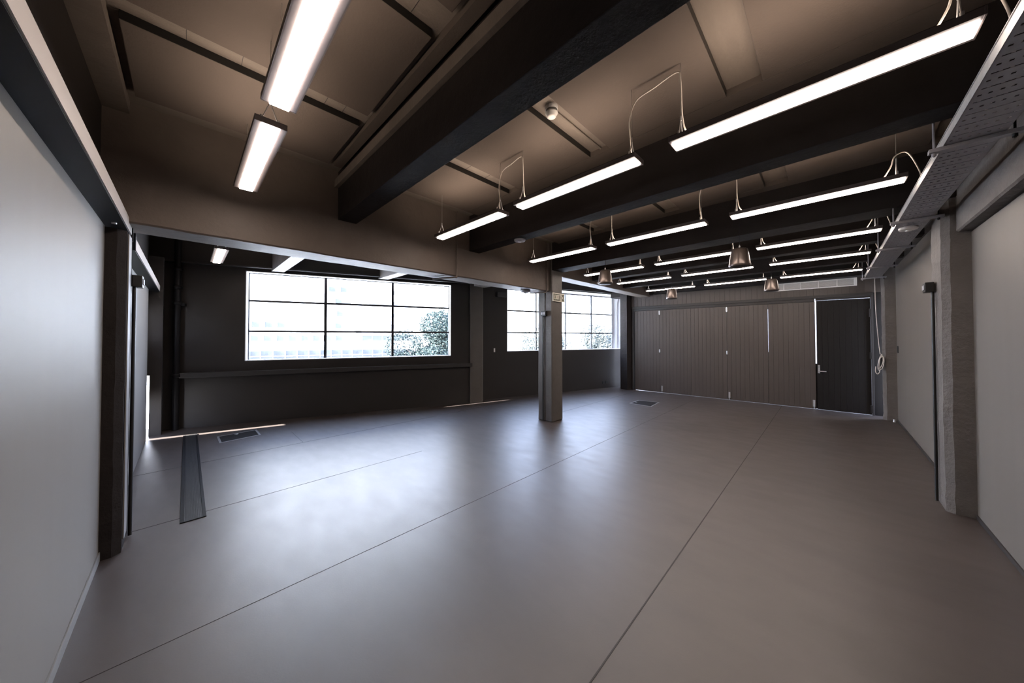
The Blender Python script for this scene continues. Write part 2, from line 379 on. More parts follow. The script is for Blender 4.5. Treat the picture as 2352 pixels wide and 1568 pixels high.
# ------------------------------------------------------------------ long window wall with its window
def holed(F, s0, s1, z0, z1, hs0, hs1, hz0, hz1, th, name, m, splay=0):
    w = MB()
    if s0 < -5: w.box(s0, -5.285, 0, th, .92, z1, F); s0 = -5.285
    w.box(s0, hs0, 0, th, z0, z1, F); w.box(hs1, s1, 0, th, z0, z1, F); w.box(hs0, hs1, 0, th, z0, hz0, F); w.box(hs0, hs1, 0, th, hz1, z1, F)
    return struct(name, w, m)
ww = holed(F1, -5.75, .03, 0, ZC, -4.087, -.405, 1.088, 2.682, .2, 'wall_window', M['wallk'])
holed(F2, -.125, 4.95, 0, ZC, .66, 4.58, 1.15, 2.81, .2, 'wall_window_far', M['wallk'])
def window(name, F, s0, s1, z0, z1, off, mull, hor, label, vthin=.024, S1=None, Z1=None):
    t = thing(name, None, None, F @ Vector(((s0 + s1) / 2, off, z0)))
    t['kind'] = 'structure'
    b = MB()   # reveal lining
    S1 = S1 or s1; Z1 = Z1 or z1; oo = off + .05
    def slab(q, d):     # q: four (s, y, z) corners of the visible face, d: offset to the hidden face
        b.add([F @ Vector(p) for p in q] + [F @ (Vector(p) + Vector(d)) for p in q], [(0, 1, 2, 3), (7, 6, 5, 4), (0, 4, 5, 1), (1, 5, 6, 2), (2, 6, 7, 3), (3, 7, 4, 0)])
    slab([(s0, -.002, z0 + .012), (S1, -.002, z0 + .012), (s1, oo, z0 + .012), (s0, oo, z0 + .012)], (0, 0, -.012))
    slab([(s0, -.002, Z1 - .012), (S1, -.002, Z1 - .012), (s1, oo, z1 - .012), (s0, oo, z1 - .012)], (0, 0, .012))
    slab([(s0 + .012, -.002, z0), (s0 + .012, -.002, Z1), (s0 + .012, oo, z1), (s0 + .012, oo, z0)], (-.012, 0, 0))
    slab([(S1 - .012, -.002, z0), (S1 - .012, -.002, Z1), (s1 - .012, oo, z1), (s1 - .012, oo, z0)], (.012, 0, 0))
    obj('window_reveal', b, M['reveal'], t)
    b = MB(); fw = .013
    b.box(s0 + .012, s0 + .012 + fw, off, off + .04, z0 + .012, z1 - .012, F); b.box(s1 - .012 - fw, s1 - .012, off, off + .04, z0 + .012, z1 - .012, F)
    b.box(s0 + .012, s1 - .012, off, off + .04, z1 - .012 - fw, z1 - .012, F); b.box(s0 + .012, s1 - .012, off, off + .04, z0 + .012, z0 + .012 + fw * .6, F)
    obj('window_frame', b, M['framek'], t)
    for m_ in mull:
        b = MB(); b.box(m_ - vthin, m_ + vthin, off - .01, off + .04, z0 + .02, z1 - .02, F); obj('mullion', b, M['framek'], t)
    for h in hor:
        b = MB(); b.box(s0 + .02, s1 - .02, off - .005, off + .035, h - .018, h + .018, F); obj('glazing_bar', b, M['framek'], t)
    ms = [s0 + .014] + list(mull) + [s1 - .014]; hs = [z0 + .014] + list(hor) + [z1 - .014]
    for a_, b_ in zip(ms, ms[1:]):
        for p, q in zip(hs, hs[1:]):
            g = MB(); g.box(a_, b_, off + .014, off + .018, p, q, F); obj('pane', g, M['glass'], t)
    return t
window('window_1', F1, -4.087, -.405, 1.088, 2.682, .12, [-2.867, -1.630], [1.614, 2.165], '')
window('window_2', F2, .66, 4.42, 1.15, 2.75, .15, [1.615, 2.603, 3.555], [1.627, 2.195], '', .014, 4.58, 2.81)
# lintel band, sill ledge
b = MB(); b.box(-5.6, .04, -.07, .0, 2.76, ZC, F1, .005); struct('trim_2', b, M['wallk'])
b = MB(); b.box(-5.6, .04, -.085, -.0, 2.735, 2.762, F1, .003); struct('trim_3', b, M['trimk'])
b = MB(); b.box(-5.0, .07, -.09, .0, .835, .915, F1, .006); tag(obj('wall_ledge', b, M['trimk']), 'long dark ledge along the wall under the wide window', 'ledge')
b = MB(); b.box(-.15, 4.9, -.05, .0, 2.83, ZC, F2, .005); struct('trim_4', b, M['wallk'])
# pilaster between the windows
b = MB(); b.box(.031, .334, -.045, .2, 0, ZC - .001, F1, .006)
tag(obj('pilaster', b, M['col']), 'flat dark pilaster on the wall between the two windows', 'pilaster')
b = MB(); b.box(.336, .344, -.035, -.025, .02, 2.75, F1); tag(obj('lit_edge_line', b, M['trimg']), 'thin pale painted line of light down the edge of the pilaster', 'cable')  # pale strip stands in for the lit line on the pilaster's edge
# corner pier right of window 2
b = MB(); b.prism([(8.87, 4.13), (9.06, 4.07), (9.20, 4.36), (8.94, 4.36)], 0, ZC)
struct('corner_pier', b, M['beam'])
# conduit on the reveal of the far window
b = MB(); b.tube(bez([tuple(F2 @ Vector(q)) for q in ((4.50, .06, 1.17), (4.50, .06, 2.0), (4.50, .06, 2.5), (4.53, .02, 2.68), (4.56, -.05, 2.73))] + [(9.0, 4.36, 2.76), (8.86, 4.10, 2.76), (8.84, 3.88, 2.76)]), .012, 8)
tag(obj('conduit', b, M['galvd']), 'bent grey conduit rising beside the far window and turning under the beam', 'conduit')

# drainpipe
P = F1 @ Vector((-4.951, -.075, 0)); px, py = P.x, P.y
t = thing('drainpipe', 'dark vertical drainpipe with brackets at the left end of the window wall', 'pipe', (px, py, 0))
b = MB(); b.tube([(px, py, 0), (px, py, 3.14)], .042, 16); obj('pipe', b, M['steelk'], t)
for z in (.88, 2.06, 2.32, 2.62):
    b = MB(); b.lathe([(.042, -.03), (.056, -.025), (.056, .025), (.042, .03)], (px, py, z), 16); obj('collar', b, M['steelk'], t)
for z in (.86, 2.04):
    b = MB(); b.box(-.04, .09, .0, .06, z - .02, z + .02, Matrix.Translation((px, py, 0)) @ Matrix.Rotation(-math.radians(20.5), 4, 'Z')); obj('bracket', b, M['steelk'], t)

# switch, sockets and box on the window walls
b = MB(); b.box(.29, .33, -.010, 0, 1.14, 1.235, F2, .003); t = thing('light_switch', 'small white switch plate on the dark wall between the windows', 'switch', F2 @ Vector((.31, 0, 1.19)))
obj('plate', b, M['plast'], t)
for z in (1.165, 1.21):
    b = MB(); b.box(.30, .32, -.014, -.009, z - .013, z + .013, F2, .002); obj('rocker', b, M['plast'], t)
t = thing('power_socket', 'pair of black power sockets low on the wall under the far window', 'socket', F2 @ Vector((4.0, 0, .17)))
for k in (3.88, 4.02):
    b = MB(); b.box(k - .055, k + .055, -.012, 0, .13, .205, F2, .004); obj('socket_plate', b, M['plask'], t)
t = thing('wall_box', 'small black box high on the wall left of the middle window', 'box', F2 @ Vector((.49, 0, 2.5)))
b = MB(); b.box(.36, .62, -.09, 0, 2.50, 2.62, F2, .008); obj('case', b, M['plask'], t)

# ------------------------------------------------------------------ right wall
w = MB(); w.box(-.6, 4.68, -1.0, -.855, 0, 2.385); wr = struct('wall_right', w, M['wallr'])
w = MB(); w.box(4.9, 9.1, -1.0, -.855, 0, 2.76); struct('wall_right_far', w, M['wallr'])
w = MB(); w.box(-.6, 9.42, -1.05, -.90, 2.30, ZC + .01); struct('wall_right_upper', w, M['wallk'])
b = roughbox(-.6, 4.62, -.90, -.778, 2.396, ZC + .02, 12, .003)
tag(obj('edge_beam', b, M['colr']), 'concrete beam along the top of the near right-hand grey wall', 'beam')
b = roughbox(4.95, 9.1, -.90, -.79, 2.765, ZC + .02, 14, .003)
tag(obj('edge_beam', b, M['col']), 'concrete beam along the far right-hand wall behind the cable tray', 'beam')
w = MB(); w.box(-.4, 4.60, -.855, -.847, 0, .035); w.box(4.97, 8.92, -.855, -.847, 0, .035); struct('baseboard_right', w, M['trimk'])
t = thing('light_switch', 'small black switch on the far grey panel of the right wall', 'switch', (8.76, -.855, 1.29))
b = MB(); b.box(8.72, 8.80, -.855, -.843, 1.23, 1.35, bv=.003); obj('plate', b, M['plask'], t)

# ------------------------------------------------------------------ door wall
def boards(mb, F, s0, s1, z0, z1, front, back, pitch, gr=.004, dep=.003):
    """tongue-and-groove face with v grooves; front towards the room (negative y)"""
    n = max(1, round((s1 - s0) / pitch)); pts = []
    for k in range(n):
        a_ = s0 + (s1 - s0) * k / n; b_ = s0 + (s1 - s0) * (k + 1) / n
        pts += [(a_, front + (dep if k else 0)), (a_ + gr / 2, front), (b_ - gr / 2, front)]
    pts.append((s1, front)); pts += [(s1, back), (s0, back)]
    mb.prism(pts, z0, z1, F)
w = MB()
boards(w, FD, -.92, 4.42, 2.375, 2.95, 0, .12, .105, .004, .003)
struct('wall_door', w, M['tg'])
w = MB(); w.box(-.92, -.6055, .012, .12, 0, 2.374, FD); w.box(4.0605, 4.42, .0, .12, 0, 2.374, FD)
struct('trim_11', w, M['door'])
# opening frame
b = MB()
b.box(-.605, 4.06, -.045, .05, 2.315, 2.375, FD, .004); b.box(.215, 4.06, -.02, .05, 2.255, 2.316, FD, .003); b.box(4.025, 4.06, -.03, .05, .0, 2.33, FD, .003)
b.box(-.605, -.575, -.03, .05, .0, 2.33, FD, .003); b.box(-.575, .2, -.0, .05, 2.275, 2.32, FD)
struct('trim_6', b, M['trimk'])
b = MB(); b.box(3.985, 4.02, .01, .05, 0, 2.25, FD); struct('trim_7', b, M['plask'])
# folding leaves
edges = [3.987, 3.311, 2.547, 1.767, .985, .208]
dd = bpy.data.objects.new('door_2', None); COL.objects.link(dd); dd.location = FD @ Vector((2.1, 0, 0)); dd['_o'] = tuple(dd.location); dd['kind'] = 'structure'
for k, (a_, b_) in enumerate(zip(edges[1:], edges)):
    m_ = MB(); ga = .0035 if k < 3 else .007
    boards(m_, FD, a_ + ga / 2, b_ - ga / 2, .007, 2.25, .0, .038, .088, .004, .0028)
    lf = obj('door_leaf', m_, M['tg'], dd)
# cover strips behind closed lengths of the gaps
b = MB()
for e, z0, z1 in ((3.311, .01, 2.24), (2.547, .01, 2.24), (1.767, .01, 2.24), (.985, .01, 1.17), (.985, 2.14, 2.25), (.204, .01, .95)):
    b.box(e - .025, e + .025, .039, .046, z0, z1, FD)
b.box(.215, 4.02, .039, .046, 2.225, 2.30, FD)
obj('cover_strip', b, M['steelk'], dd)
for e in (3.313, 1.767):
    for z0, z1 in ((2.12, 2.235), (1.09, 1.18)):
        b = MB(); b.tube([(e, -.010, z0), (e, -.010, z1)], .011, 10, FD); b.box(e - .018, e + .018, -.006, .0, z0 + .01, z1 - .01, FD); obj('hinge', b, M['alu'], dd)
for e in (3.255, 1.725, .245):
    b = MB(); b.box(e - .019, e + .019, -.012, 0, .05, .19, FD, .002); b.tube([(e, -.016, .012), (e, -.016, .17)], .007, 8, FD); b.tube([(e - .012, -.02, .12), (e + .012, -.02, .12)], .006, 8, FD); obj('floor_bolt', b, M['alu'], dd)
# single door
d1 = bpy.data.objects.new('door_1', None); COL.objects.link(d1); d1.location = FD @ Vector((-.18, 0, 0)); d1['_o'] = tuple(d1.location); d1['kind'] = 'structure'
b = MB(); boards(b, FD, -.5710, .190, .007, 2.2695, .0, .042, .088, .004, .0028); obj('door_leaf', b, M['door'], d1)
b = MB(); b.box(.145, .180, -.008, 0, .755, .925, FD, .003); obj('handle_plate', b, M['alu'], d1)
b = MB(); b.tube([(.163, -.008, .80), (.163, -.05, .80)], .009, 10, FD); b.tube(bez([(.166, -.05, .80), (.12, -.054, .80), (.055, -.050, .80)], 4), .010, 10, FD); obj('lever_handle', b, M['alu'], d1)
b = MB(); b.lathe([(0, -.004), (.010, -.004), (.010, .004), (0, .004)], (0, 0, 0), 14, FD @ Matrix.Translation((.163, -.010, .885)) @ Matrix.Rotation(PI / 2, 4, 'X')); obj('lock_cylinder', b, M['galvd'], d1)
for z0, z1 in ((1.90, 2.06), (1.09, 1.21), (.04, .19)):
    b = MB(); b.tube([(-.571, -.010, z0), (-.571, -.010, z1)], .010, 8, FD); b.box(-.574, -.548, -.006, 0, z0, z1, FD); obj('hinge', b, M['plask'], d1)

# floor socket near corner: door stop
t = thing('door_stop', 'small bright metal door stop on the floor in the far corner', 'door stop', (8.80, -.80, 0))
b = MB(); b.lathe([(0, 0), (.018, 0), (.018, .02), (.010, .03), (.016, .045), (.010, .055), (0, .056)], (8.80, -.80, 0), 16); obj('knob', b, M['alu'], t)

# wall grille
t = thing('air_grille', 'long white louvred air grille on the boarded wall above the doors', 'grille', FD @ Vector((.28, 0, 2.53)))
g0, g1, gz0, gz1 = -.40, .98, 2.527, 2.690
b = MB(); 
b.box(g0, g1, -.022, 0, gz0, gz0 + .022, FD, .003); b.box(g0, g1, -.022, 0, gz1 - .022, gz1, FD, .003)
b.box(g0, g0 + .04, -.022, 0, gz0, gz1, FD, .003); b.box(g1 - .04, g1, -.022, 0, gz0, gz1, FD, .003); obj('frame', b, M['grille'], t)
b = MB(); b.box(g0 + .01, g1 - .01, -.004, -.001, gz0 + .01, gz1 - .01, FD); obj('back_panel', b, M['grilled'], t)
for k in range(1, 5):
    s_ = g0 + (g1 - g0) * k / 5; b = MB(); b.box(s_ - .008, s_ + .008, -.018, -.003, gz0 + .02, gz1 - .02, FD); obj('divider', b, M['grille'], t)
for k in range(10):
    z = gz0 + .032 + k * (gz1 - gz0 - .064) / 9
    b = MB(); b.add([FD @ Vector(p) for p in ((g0 + .03, -.016, z - .004), (g1 - .03, -.016, z - .004), (g1 - .03, -.005, z + .004), (g0 + .03, -.005, z + .004), (g0 + .03, -.016, z - .001), (g1 - .03, -.016, z - .001), (g1 - .03, -.005, z + .007), (g0 + .03, -.005, z + .007))],
            [(0, 1, 2, 3), (4, 7, 6, 5), (0, 4, 5, 1), (1, 5, 6, 2), (2, 6, 7, 3), (3, 7, 4, 0)]); obj('louvre', b, M['grille'], t)

# rail hung below the last bay
t = thing('ceiling_rail', 'long black rail hung on short posts above the last row of lamps', 'rail', (8.70, 1.5, 2.78))
b = MB(); b.box(8.65, 8.75, -.76, 3.5, 2.775, 2.865, bv=.006); obj('rail', b, M['steelk'], t)
for y in (2.95, 1.757, .523, 3.33):
    b = MB(); b.box(8.675, 8.725, y - .035, y + .035, 2.86, ZC); obj('post', b, M['steelk'], t)

# ------------------------------------------------------------------ floor boxes and floor grille
def floorbox(label, c4):
    c = sum((Vector((x, y, 0)) for x, y in c4), Vector()) / 4
    t = thing('floor_box', label, 'floor box', c, 'recessed floor boxes')
    inner = [c + (Vector((x, y, 0)) - c) * .90 for x, y in c4]; outer = [Vector((x, y, 0)) for x, y in c4]
    b = MB(); vs = [(*p.xy, .001) for p in outer] + [(*p.xy, .005) for p in outer] + [(*p.xy, .005) for p in inner] + [(*p.xy, .001) for p in inner]
    fs = []
    for k in range(4):
        n = (k + 1) % 4
        for a_, b_ in ((0, 4), (4, 8), (8, 12), (12, 0)): fs.append((k + a_, n + a_, n + b_, k + b_))
    b.add(vs, fs); obj('rim', b, M['alu'], t)
    b = MB(); b.prism([tuple(p.xy) for p in inner], .0005, .003); obj('lid', b, M['door'], t)
    b = MB(); q = inner[0].lerp(inner[1], .45).lerp(c, .18); b.lathe([(0, .003), (.026, .003), (.026, .0045), (0, .006)], (q.x, q.y, 0), 14); obj('lid_catch', b, M['alu'], t)
floorbox('shallow floor box with metal rim near the wide window', [(.337, 6.60), (.817, 6.64), (.822, 6.25), (.344, 6.17)])
floorbox('shallow floor box with metal rim in front of the folding doors', [(7.105, 3.265), (7.603, 3.268), (7.695, 2.808), (7.087, 2.76)])
t = thing('floor_grille', 'long narrow black slotted grille set in the floor by the left wall', 'grille', (.055, 5.3, 0))
gx0, gx1, gy0, gy1 = -.022, .134, 3.735, 7.02
b = MB(); b.box(gx0, gx0 + .026, gy0, gy1, 0, .006, bv=.001); b.box(gx1 - .022, gx1, gy0, gy1, 0, .006, bv=.001); b.box(gx0, gx1, gy0, gy0 + .008, 0, .006); b.box(gx0, gx1, gy1 - .008, gy1, 0, .006)
obj('frame', b, M['steelk'], t)
b = MB(); b.box(gx0 + .02, gx1 - .02, gy0, gy1, .0005, .0015); obj('tray', b, M['plask'], t)
nb = 10
for k in range(nb):
    x = gx0 + .034 + k * (gx1 - gx0 - .062) / (nb - 1)
    b = MB(); b.box(x - .0022, x + .0022, gy0 + .006, gy1 - .006, .001, .0055); obj('bar', b, M['bar'], t)

# ------------------------------------------------------------------ pendant lamps
ZL = 2.65; LL = 1.07; UPW = 2.4
def make_lamp():
    t = thing('pendant_lamp', 'x', 'lamp', (0, 0, 0), 'linear pendant lamps', world=False)
    h = LL / 2
    b = MB()   # extruded housing, open below around the diffuser
    prof = [(-.072, 0), (-.072, .030), (-.060, .034), (-.055, .034), (-.055, .024), (.055, .024), (.055, .034), (.060, .034), (.072, .030), (.072, 0), (.066, 0), (.062, .016), (-.062, .016), (-.066, 0)]
    n = len(prof); vs = [(x, y, z) for y in (-h, h) for x, z in prof]
    b.add(vs, [(i, (i + 1) % n, n + (i + 1) % n, n + i) for i in range(n)])
    obj('housing', b, M['metk'], t)
    b = MB()
    b.box(-.068, -.041, -h + .001, h - .001, .0, .004); b.box(.041, .068, -h + .001, h - .001, .0, .004); obj('reflector_rim', b, M['rim'], t)
    b = MB(); b.box(-.0405, .0405, -h + .006, h - .006, -.010, .010, bv=.003); obj('diffuser', b, M['lamp'], t)
    b = MB(); b.box(-.050, .050, -h + .03, h - .03, .025, .027); obj('uplight', b, M['lampup'], t)
    ul = bpy.data.lights.new('uplight_beam', 'AREA'); ul.shape = 'RECTANGLE'; ul.size = .08; ul.size_y = LL - .1; ul.energy = UPW; ul.color = (1.0, .80, .64); ul.spread = math.radians(125)
    uo = bpy.data.objects.new('uplight_beam', ul); COL.objects.link(uo); uo.parent = t; uo.location = (0, 0, .036); uo.rotation_euler = (PI, 0, 0)
    for sg in (-1, 1):
        b = MB(); b.box(-.0725, .0725, sg * h - .003, sg * h + .003, -.001, .031, bv=.001); obj('end_cap', b, M['metk'], t)
        y = sg * (h - .045)
        b = MB(); b.tube([(0, y, .145), (0, y, ZC - ZL)], .0016, 6); wv = obj('suspension_wire', b, M['wire'], t)
        b = MB(); b.tube([(0, y, .150), (-.04, y, .034)], .0028, 6); b.tube([(0, y, .150), (.04, y, .034)], .0028, 6); b.tube([(0, y, .14), (0, y, .17)], .005, 8)
        b.tube([(-.039, y, .062), (-.042, y, .030)], .006, 8); b.tube([(.039, y, .062), (.042, y, .030)], .006, 8); obj('wire_yoke', b, M['alu'], wv)
    return t
lamp0 = make_lamp()
lx = [.31, 2.055, 3.665, 5.19, 6.47, 8.00]
ly = [2.675, 1.405, .125]
rown = ['row beside the left grey wall', 'first row past the nearest ceiling beam', 'row just before the free-standing column', 'row just past the free-standing column', 'last row but one before the folding doors', 'last row by the folding doors']
poss = ['window end', 'middle one', 'cable tray end']
first = True
for i, x in enumerate(lx):
    for k, y in enumerate(ly):
        if i == 0 and k == 2: continue
        lab = 'lit black pendant strip lamp, %s, %s' % (poss[k], rown[i])
        if first: o = lamp0; o.location = (x, y, ZL); o['label'] = lab; first = False
        else: o = dup(lamp0, (x, y, ZL), lab)
dup(lamp0, (.31, 6.15, ZL), 'lit black linear pendant lamp beyond the window beam, near the drainpipe')

# power cables looping from lamp to lamp
def cable(pts, label, r=.0042):
    b = MB(); b.tube(bez(pts, 8), r, 7)
    return tag(obj('power_cable', b, M['cable']), label, 'cable', 'pale power cables between lamps')
for i, x in enumerate(lx[1:], 1):
    zt = 3.06
    for (ya, yb, nm) in ((2.14 + .045, 1.94 - .045, 'window-end'), (.87 + .045, .66 - .045, 'tray-end')):
        dx = random.uniform(-.01, .01)
        cable([(x, ya, ZL + .038), (x + dx, ya + .005, ZL + .16), (x + dx, ya + .01, zt - .12), (x, ya - .03, zt - .01), (x, (ya + yb) / 2, zt + .015), (x, yb + .02, zt + .035), (x, yb, zt - .03), (x - dx, yb - .004, ZL + .20), (x, yb - .02, ZL + .09), (x, yb - .05, ZL + .036)],
              'pale cable looping between %s lamps, %s' % (nm, rown[i]))
    ye = -.36
    cable([(x, ye + .06, ZL + .036), (x, ye + .02, ZL + .12), (x, ye - .0, ZL + .19), (x + .02, ye - .06, ZL + .20 + .02 * (i % 2)), (x + .04, ye - .115, ZL + .06), (x + .05, ye - .13, ZL - .04), (x + .1, ye - .15, ZL - .075)],
          'pale cable arching into the tray from %s' % rown[i])

# ------------------------------------------------------------------ cable tray
TZ = 2.57; TX0, TX1 = .9, 8.62; TY0, TY1 = -.665, -.465
t = thing('cable_tray', 'perforated galvanised cable tray hung along the right-hand wall', 'cable tray', ((TX0 + TX1) / 2, -.56, TZ))
xs = []; kinds = []; x_ = TX0
while x_ < TX1 - .12:
    for w_, kd in ((.008, 1), (.0455, 0), (.013, 2), (.0485, 0)): xs.append(x_); kinds.append(kd); x_ += w_
xs.append(x_); TX1 = x_
ys = [TY0 + v * (TY1 - TY0) for v in (0, .05, .12, .18, .28, .34, .44, .50, .58, .64, .73, .79, .87, .93, 1.0)]
b = MB(); V = {}
def vid(i, k):
    if (i, k) not in V:
        V[(i, k)] = len(b.v); b.v.append((xs[i], ys[k], TZ))
    return V[(i, k)]
for i, kd in enumerate(kinds):
    for k in range(len(ys) - 1):
        if kd == 1 and 1 <= k <= len(ys) - 3: continue
        if kd == 2 and k % 2 == 0 and 1 < k <= len(ys) - 3: continue
        b.f.append((vid(i, k), vid(i + 1, k), vid(i + 1, k + 1), vid(i, k + 1))); b.sm.append(False)
base = obj('base_plate', b, M['galvd'], t)
md = base.modifiers.new('thickness', 'SOLIDIFY'); md.thickness = .0015; md.offset = 1
for (y0, y1) in ((TY1 - .0015, TY1), (TY0, TY0 + .0015)):
    b = MB(); b.box(TX0, TX1, y0, y1, TZ, TZ + .05); b.box(TX0, TX1, min(y0, y1) - (.004 if y0 < -.6 else 0), max(y0, y1) + (.004 if y0 > -.6 else 0), TZ + .047, TZ + .05); obj('side_flange', b, M['galv'], t)
for x, zr in ((2.975, ZC), (4.60, ZB), (5.895, ZC), (7.30, ZC), (8.55, ZC)):
    b = MB(); b.box(x - .02, x + .02, -.72, -.415, TZ - .024, TZ - .002, bv=.002); st = obj('support_strut', b, M['galvd'], t)
    for y in (-.435, -.69):
        b2 = MB(); b2.tube([(x, y, TZ - .045), (x, y, zr - .001)], .005, 8); b2.tube([(x, y, TZ - .04), (x, y, TZ - .025)], .010, 6); obj('threaded_rod', b2, M['steelk'] if y < -.5 else M['galvd'], st)
b = MB()
for k in range(3):
    b.tube(bez([(TX0 + .1 + q, -.50 - .035 * k + random.uniform(-.012, .012), TZ + .007 + random.uniform(0, .004)) for q in [i * .55 for i in range(14)]], 3), .0045, 6)
tag(obj('tray_cables', b, M['cable']), 'pale cables lying along the inside of the cable tray', 'cable', kind='stuff')
# round sensor under tray
def puck(name, label, c, r, h, m, cat, down=True, m2=None):
    t = thing(name, label, cat, c)
    b = MB(); b.lathe([(0, 0), (r * .55, 0), (r * .62, -h * .15), (r * .96, -h * .25), (r, -h * .45), (r, -h), (0, -h)][::1] if False else [(0, -h), (r * .55, -h), (r * .9, -h * .85), (r, -h * .55), (r, 0), (0, 0)], c, 32); obj('body', b, m, t)
    b = MB(); b.lathe([(0, -h - .012), (r * .28, -h - .009), (r * .36, -h), (0, -h)], c, 24); obj('lens', b, m2 or m, t)
    return t
puck('tray_sensor', 'round white plastic disc fixed under the cable tray', (4.80, -.545, TZ - .025), .062, .03, M['plast'], 'sensor')
puck('ceiling_sensor', 'small dark square-based sensor under the second ceiling beam near the window beam', (2.86, 2.69, ZB + .002), .07, .025, M['galvd'], 'sensor', m2=M['alu'])
puck('dome_sensor', 'small round grey sensor under the deep window beam beside the free-standing column', (4.14, 3.76, 2.325), .085, .045, M['galvd'], 'sensor', m2=M['alu'])
t = thing('smoke_detector', 'round white smoke detector on the ceiling between two dark panels', 'smoke detector', (1.86, 1.43, ZC))
b = MB(); b.lathe([(.047, 0), (.047, -.028), (.043, -.03)], (1.86, 1.43, ZC), 28); obj('base', b, M['plast'], t)
b = MB(); b.lathe([(.038, -.028), (.038, -.040), (.045, -.042), (.045, -.052), (.036, -.056), (.034, -.074), (.020, -.082), (0, -.083)], (1.86, 1.43, ZC), 28); obj('chamber', b, M['plast'], t)
# small conduit alongside the detector
b = MB(); b.tube([(1.86, 1.43, ZC - .008), (2.57, 1.43, ZC - .008)], .008, 8); tag(obj('ceiling_conduit', b, M['slab']), 'thin painted conduit running from the smoke detector along the ceiling gap', 'conduit')

# ------------------------------------------------------------------ pendant speakers
def make_speaker():
    t = thing('pendant_speaker', 'x', 'speaker', (0, 0, 0), 'hanging bronze speakers', world=False)
    b = MB(); b.lathe([(0, .207), (.040, .207), (.062, .204), (.072, .196), (.078, .180), (.087, .130), (.097, .070), (.105, .022), (.105, .010), (.099, 0)], n=40); obj('shell', b, M['spk'], t)
    b = MB(); b.lathe([(.099, .004), (.093, -.004), (.05, -.008), (0, -.009)], n=40); obj('grille', b, M['spkg'], t)
    b = MB(); b.tube([(0, 0, .205), (0, 0, .235)], .008, 10); b.tube([(-.022, 0, .205), (0, 0, .245)], .003, 6); b.tube([(.022, 0, .205), (0, 0, .245)], .003, 6); obj('yoke', b, M['alu'], t)
    b = MB(); b.tube([(0, 0, .235), (0, 0, ZC - 2.3)], .002, 6); obj('hanging_cable', b, M['steelk'], t)
    return t
sp0 = make_speaker()
spos = [(4.38, .712, 2.300, 'bronze bucket-shaped speaker hanging over the middle of the room, largest of the four'), (4.38, 2.371, 2.300, 'bronze bucket-shaped speaker hanging in front of the far window beside the exit column'),
        (7.06, .70, 2.300, 'bronze bucket-shaped speaker hanging in front of the end of the white grille'), (7.04, 2.31, 2.300, 'bronze bucket-shaped speaker hanging before the folding doors nearest the windows')]
for k, (x, y, z, lab) in enumerate(spos):
    if k == 0: sp0.location = (x, y, z); sp0['label'] = lab
    else: dup(sp0, (x, y, z), lab)

# ------------------------------------------------------------------ exit sign
t = thing('exit_sign', 'cream and olive EXIT sign with running figure and arrow on the column', 'sign', (4.72, 3.49, 2.15))
X0, X1, Z0, Z1 = 4.552, 4.90, 2.146, 2.300
yf = 3.478
b = MB(); b.box(X0, X1, yf, 3.49, Z0, Z1, bv=.002); obj('board', b, M['exitw'], t)
b = MB(); b.box(X0 + .020, X1 - .012, yf - .0015, yf, Z0 + .016, Z1 - .018); obj('field', b, M['exitg'], t)
def letters(mb, s, x, z, h, w, st, gap):
    y0, y1 = yf - .003, yf - .001
    for ch in s:
        if ch == 'E':
            mb.box(x, x + st, y0, y1, z, z + h)
            for zz in (z, z + h / 2 - st / 2, z + h - st): mb.box(x, x + w, y0, y1, zz, zz + st)
        elif ch == 'X':
            for sg in (0, 1):
                a_, c_ = (x, x + w) if sg else (x + w, x)
                q = st * .6
                mb.add([(a_ - q, y0, z), (a_ + q, y0, z), (c_ + q, y0, z + h), (c_ - q, y0, z + h), (a_ - q, y1, z), (a_ + q, y1, z), (c_ + q, y1, z + h), (c_ - q, y1, z + h)],
                       [(0, 1, 2, 3), (7, 6, 5, 4), (0, 4, 5, 1), (1, 5, 6, 2), (2, 6, 7, 3), (3, 7, 4, 0)])
        elif ch == 'I': mb.box(x, x + st, y0, y1, z, z + h); x += st + gap - w - gap
        elif ch == 'T':
            mb.box(x, x + w, y0, y1, z + h - st, z + h); mb.box(x + w / 2 - st / 2, x + w / 2 + st / 2, y0, y1, z, z + h)
        x += w + gap
b = MB(); letters(b, 'EXIT', X0 + .035, Z0 + .040, .078, .037, .012, .010); obj('lettering', b, M['exitw'], t)
# running figure in a doorway + arrow
b = MB(); bx = X0 + .205; y0, y1 = yf - .003, yf - .001
b.box(bx, bx + .055, y0, y1, Z0 + .026, Z0 + .124); obj('doorway_symbol', b, M['exitw'], t)
b = MB(); y0, y1 = yf - .005, yf - .003
def stroke(x0, z0, x1, z1, w_):
    d = Vector((x1 - x0, 0, z1 - z0)).normalized(); n_ = Vector((-d.z, 0, d.x)) * w_ / 2
    P_ = [Vector((x0, 0, z0)) + n_, Vector((x0, 0, z0)) - n_, Vector((x1, 0, z1)) - n_, Vector((x1, 0, z1)) + n_]
    b.add([(p.x, y0, p.z) for p in P_] + [(p.x, y1, p.z) for p in P_], [(0, 1, 2, 3), (7, 6, 5, 4), (0, 4, 5, 1), (1, 5, 6, 2), (2, 6, 7, 3), (3, 7, 4, 0)])
cx, cz = bx + .027, Z0 + .075
b.box(cx - .006 - .006, cx + .000, y0, y1, cz + .026, cz + .038)
stroke(cx - .003, cz + .024, cx + .004, cz - .004, .012); stroke(cx - .002, cz + .020, cx - .020, cz + .008, .006); stroke(cx, cz + .018, cx + .018, cz + .014, .006)
stroke(cx + .003, cz - .004, cx - .010, cz - .020, .008); stroke(cx - .010, cz - .020, cx - .010, cz - .040, .007); stroke(cx + .004, cz - .004, cx + .016, cz - .022, .008); stroke(cx + .016, cz - .022, cx + .024, cz - .030, .007)
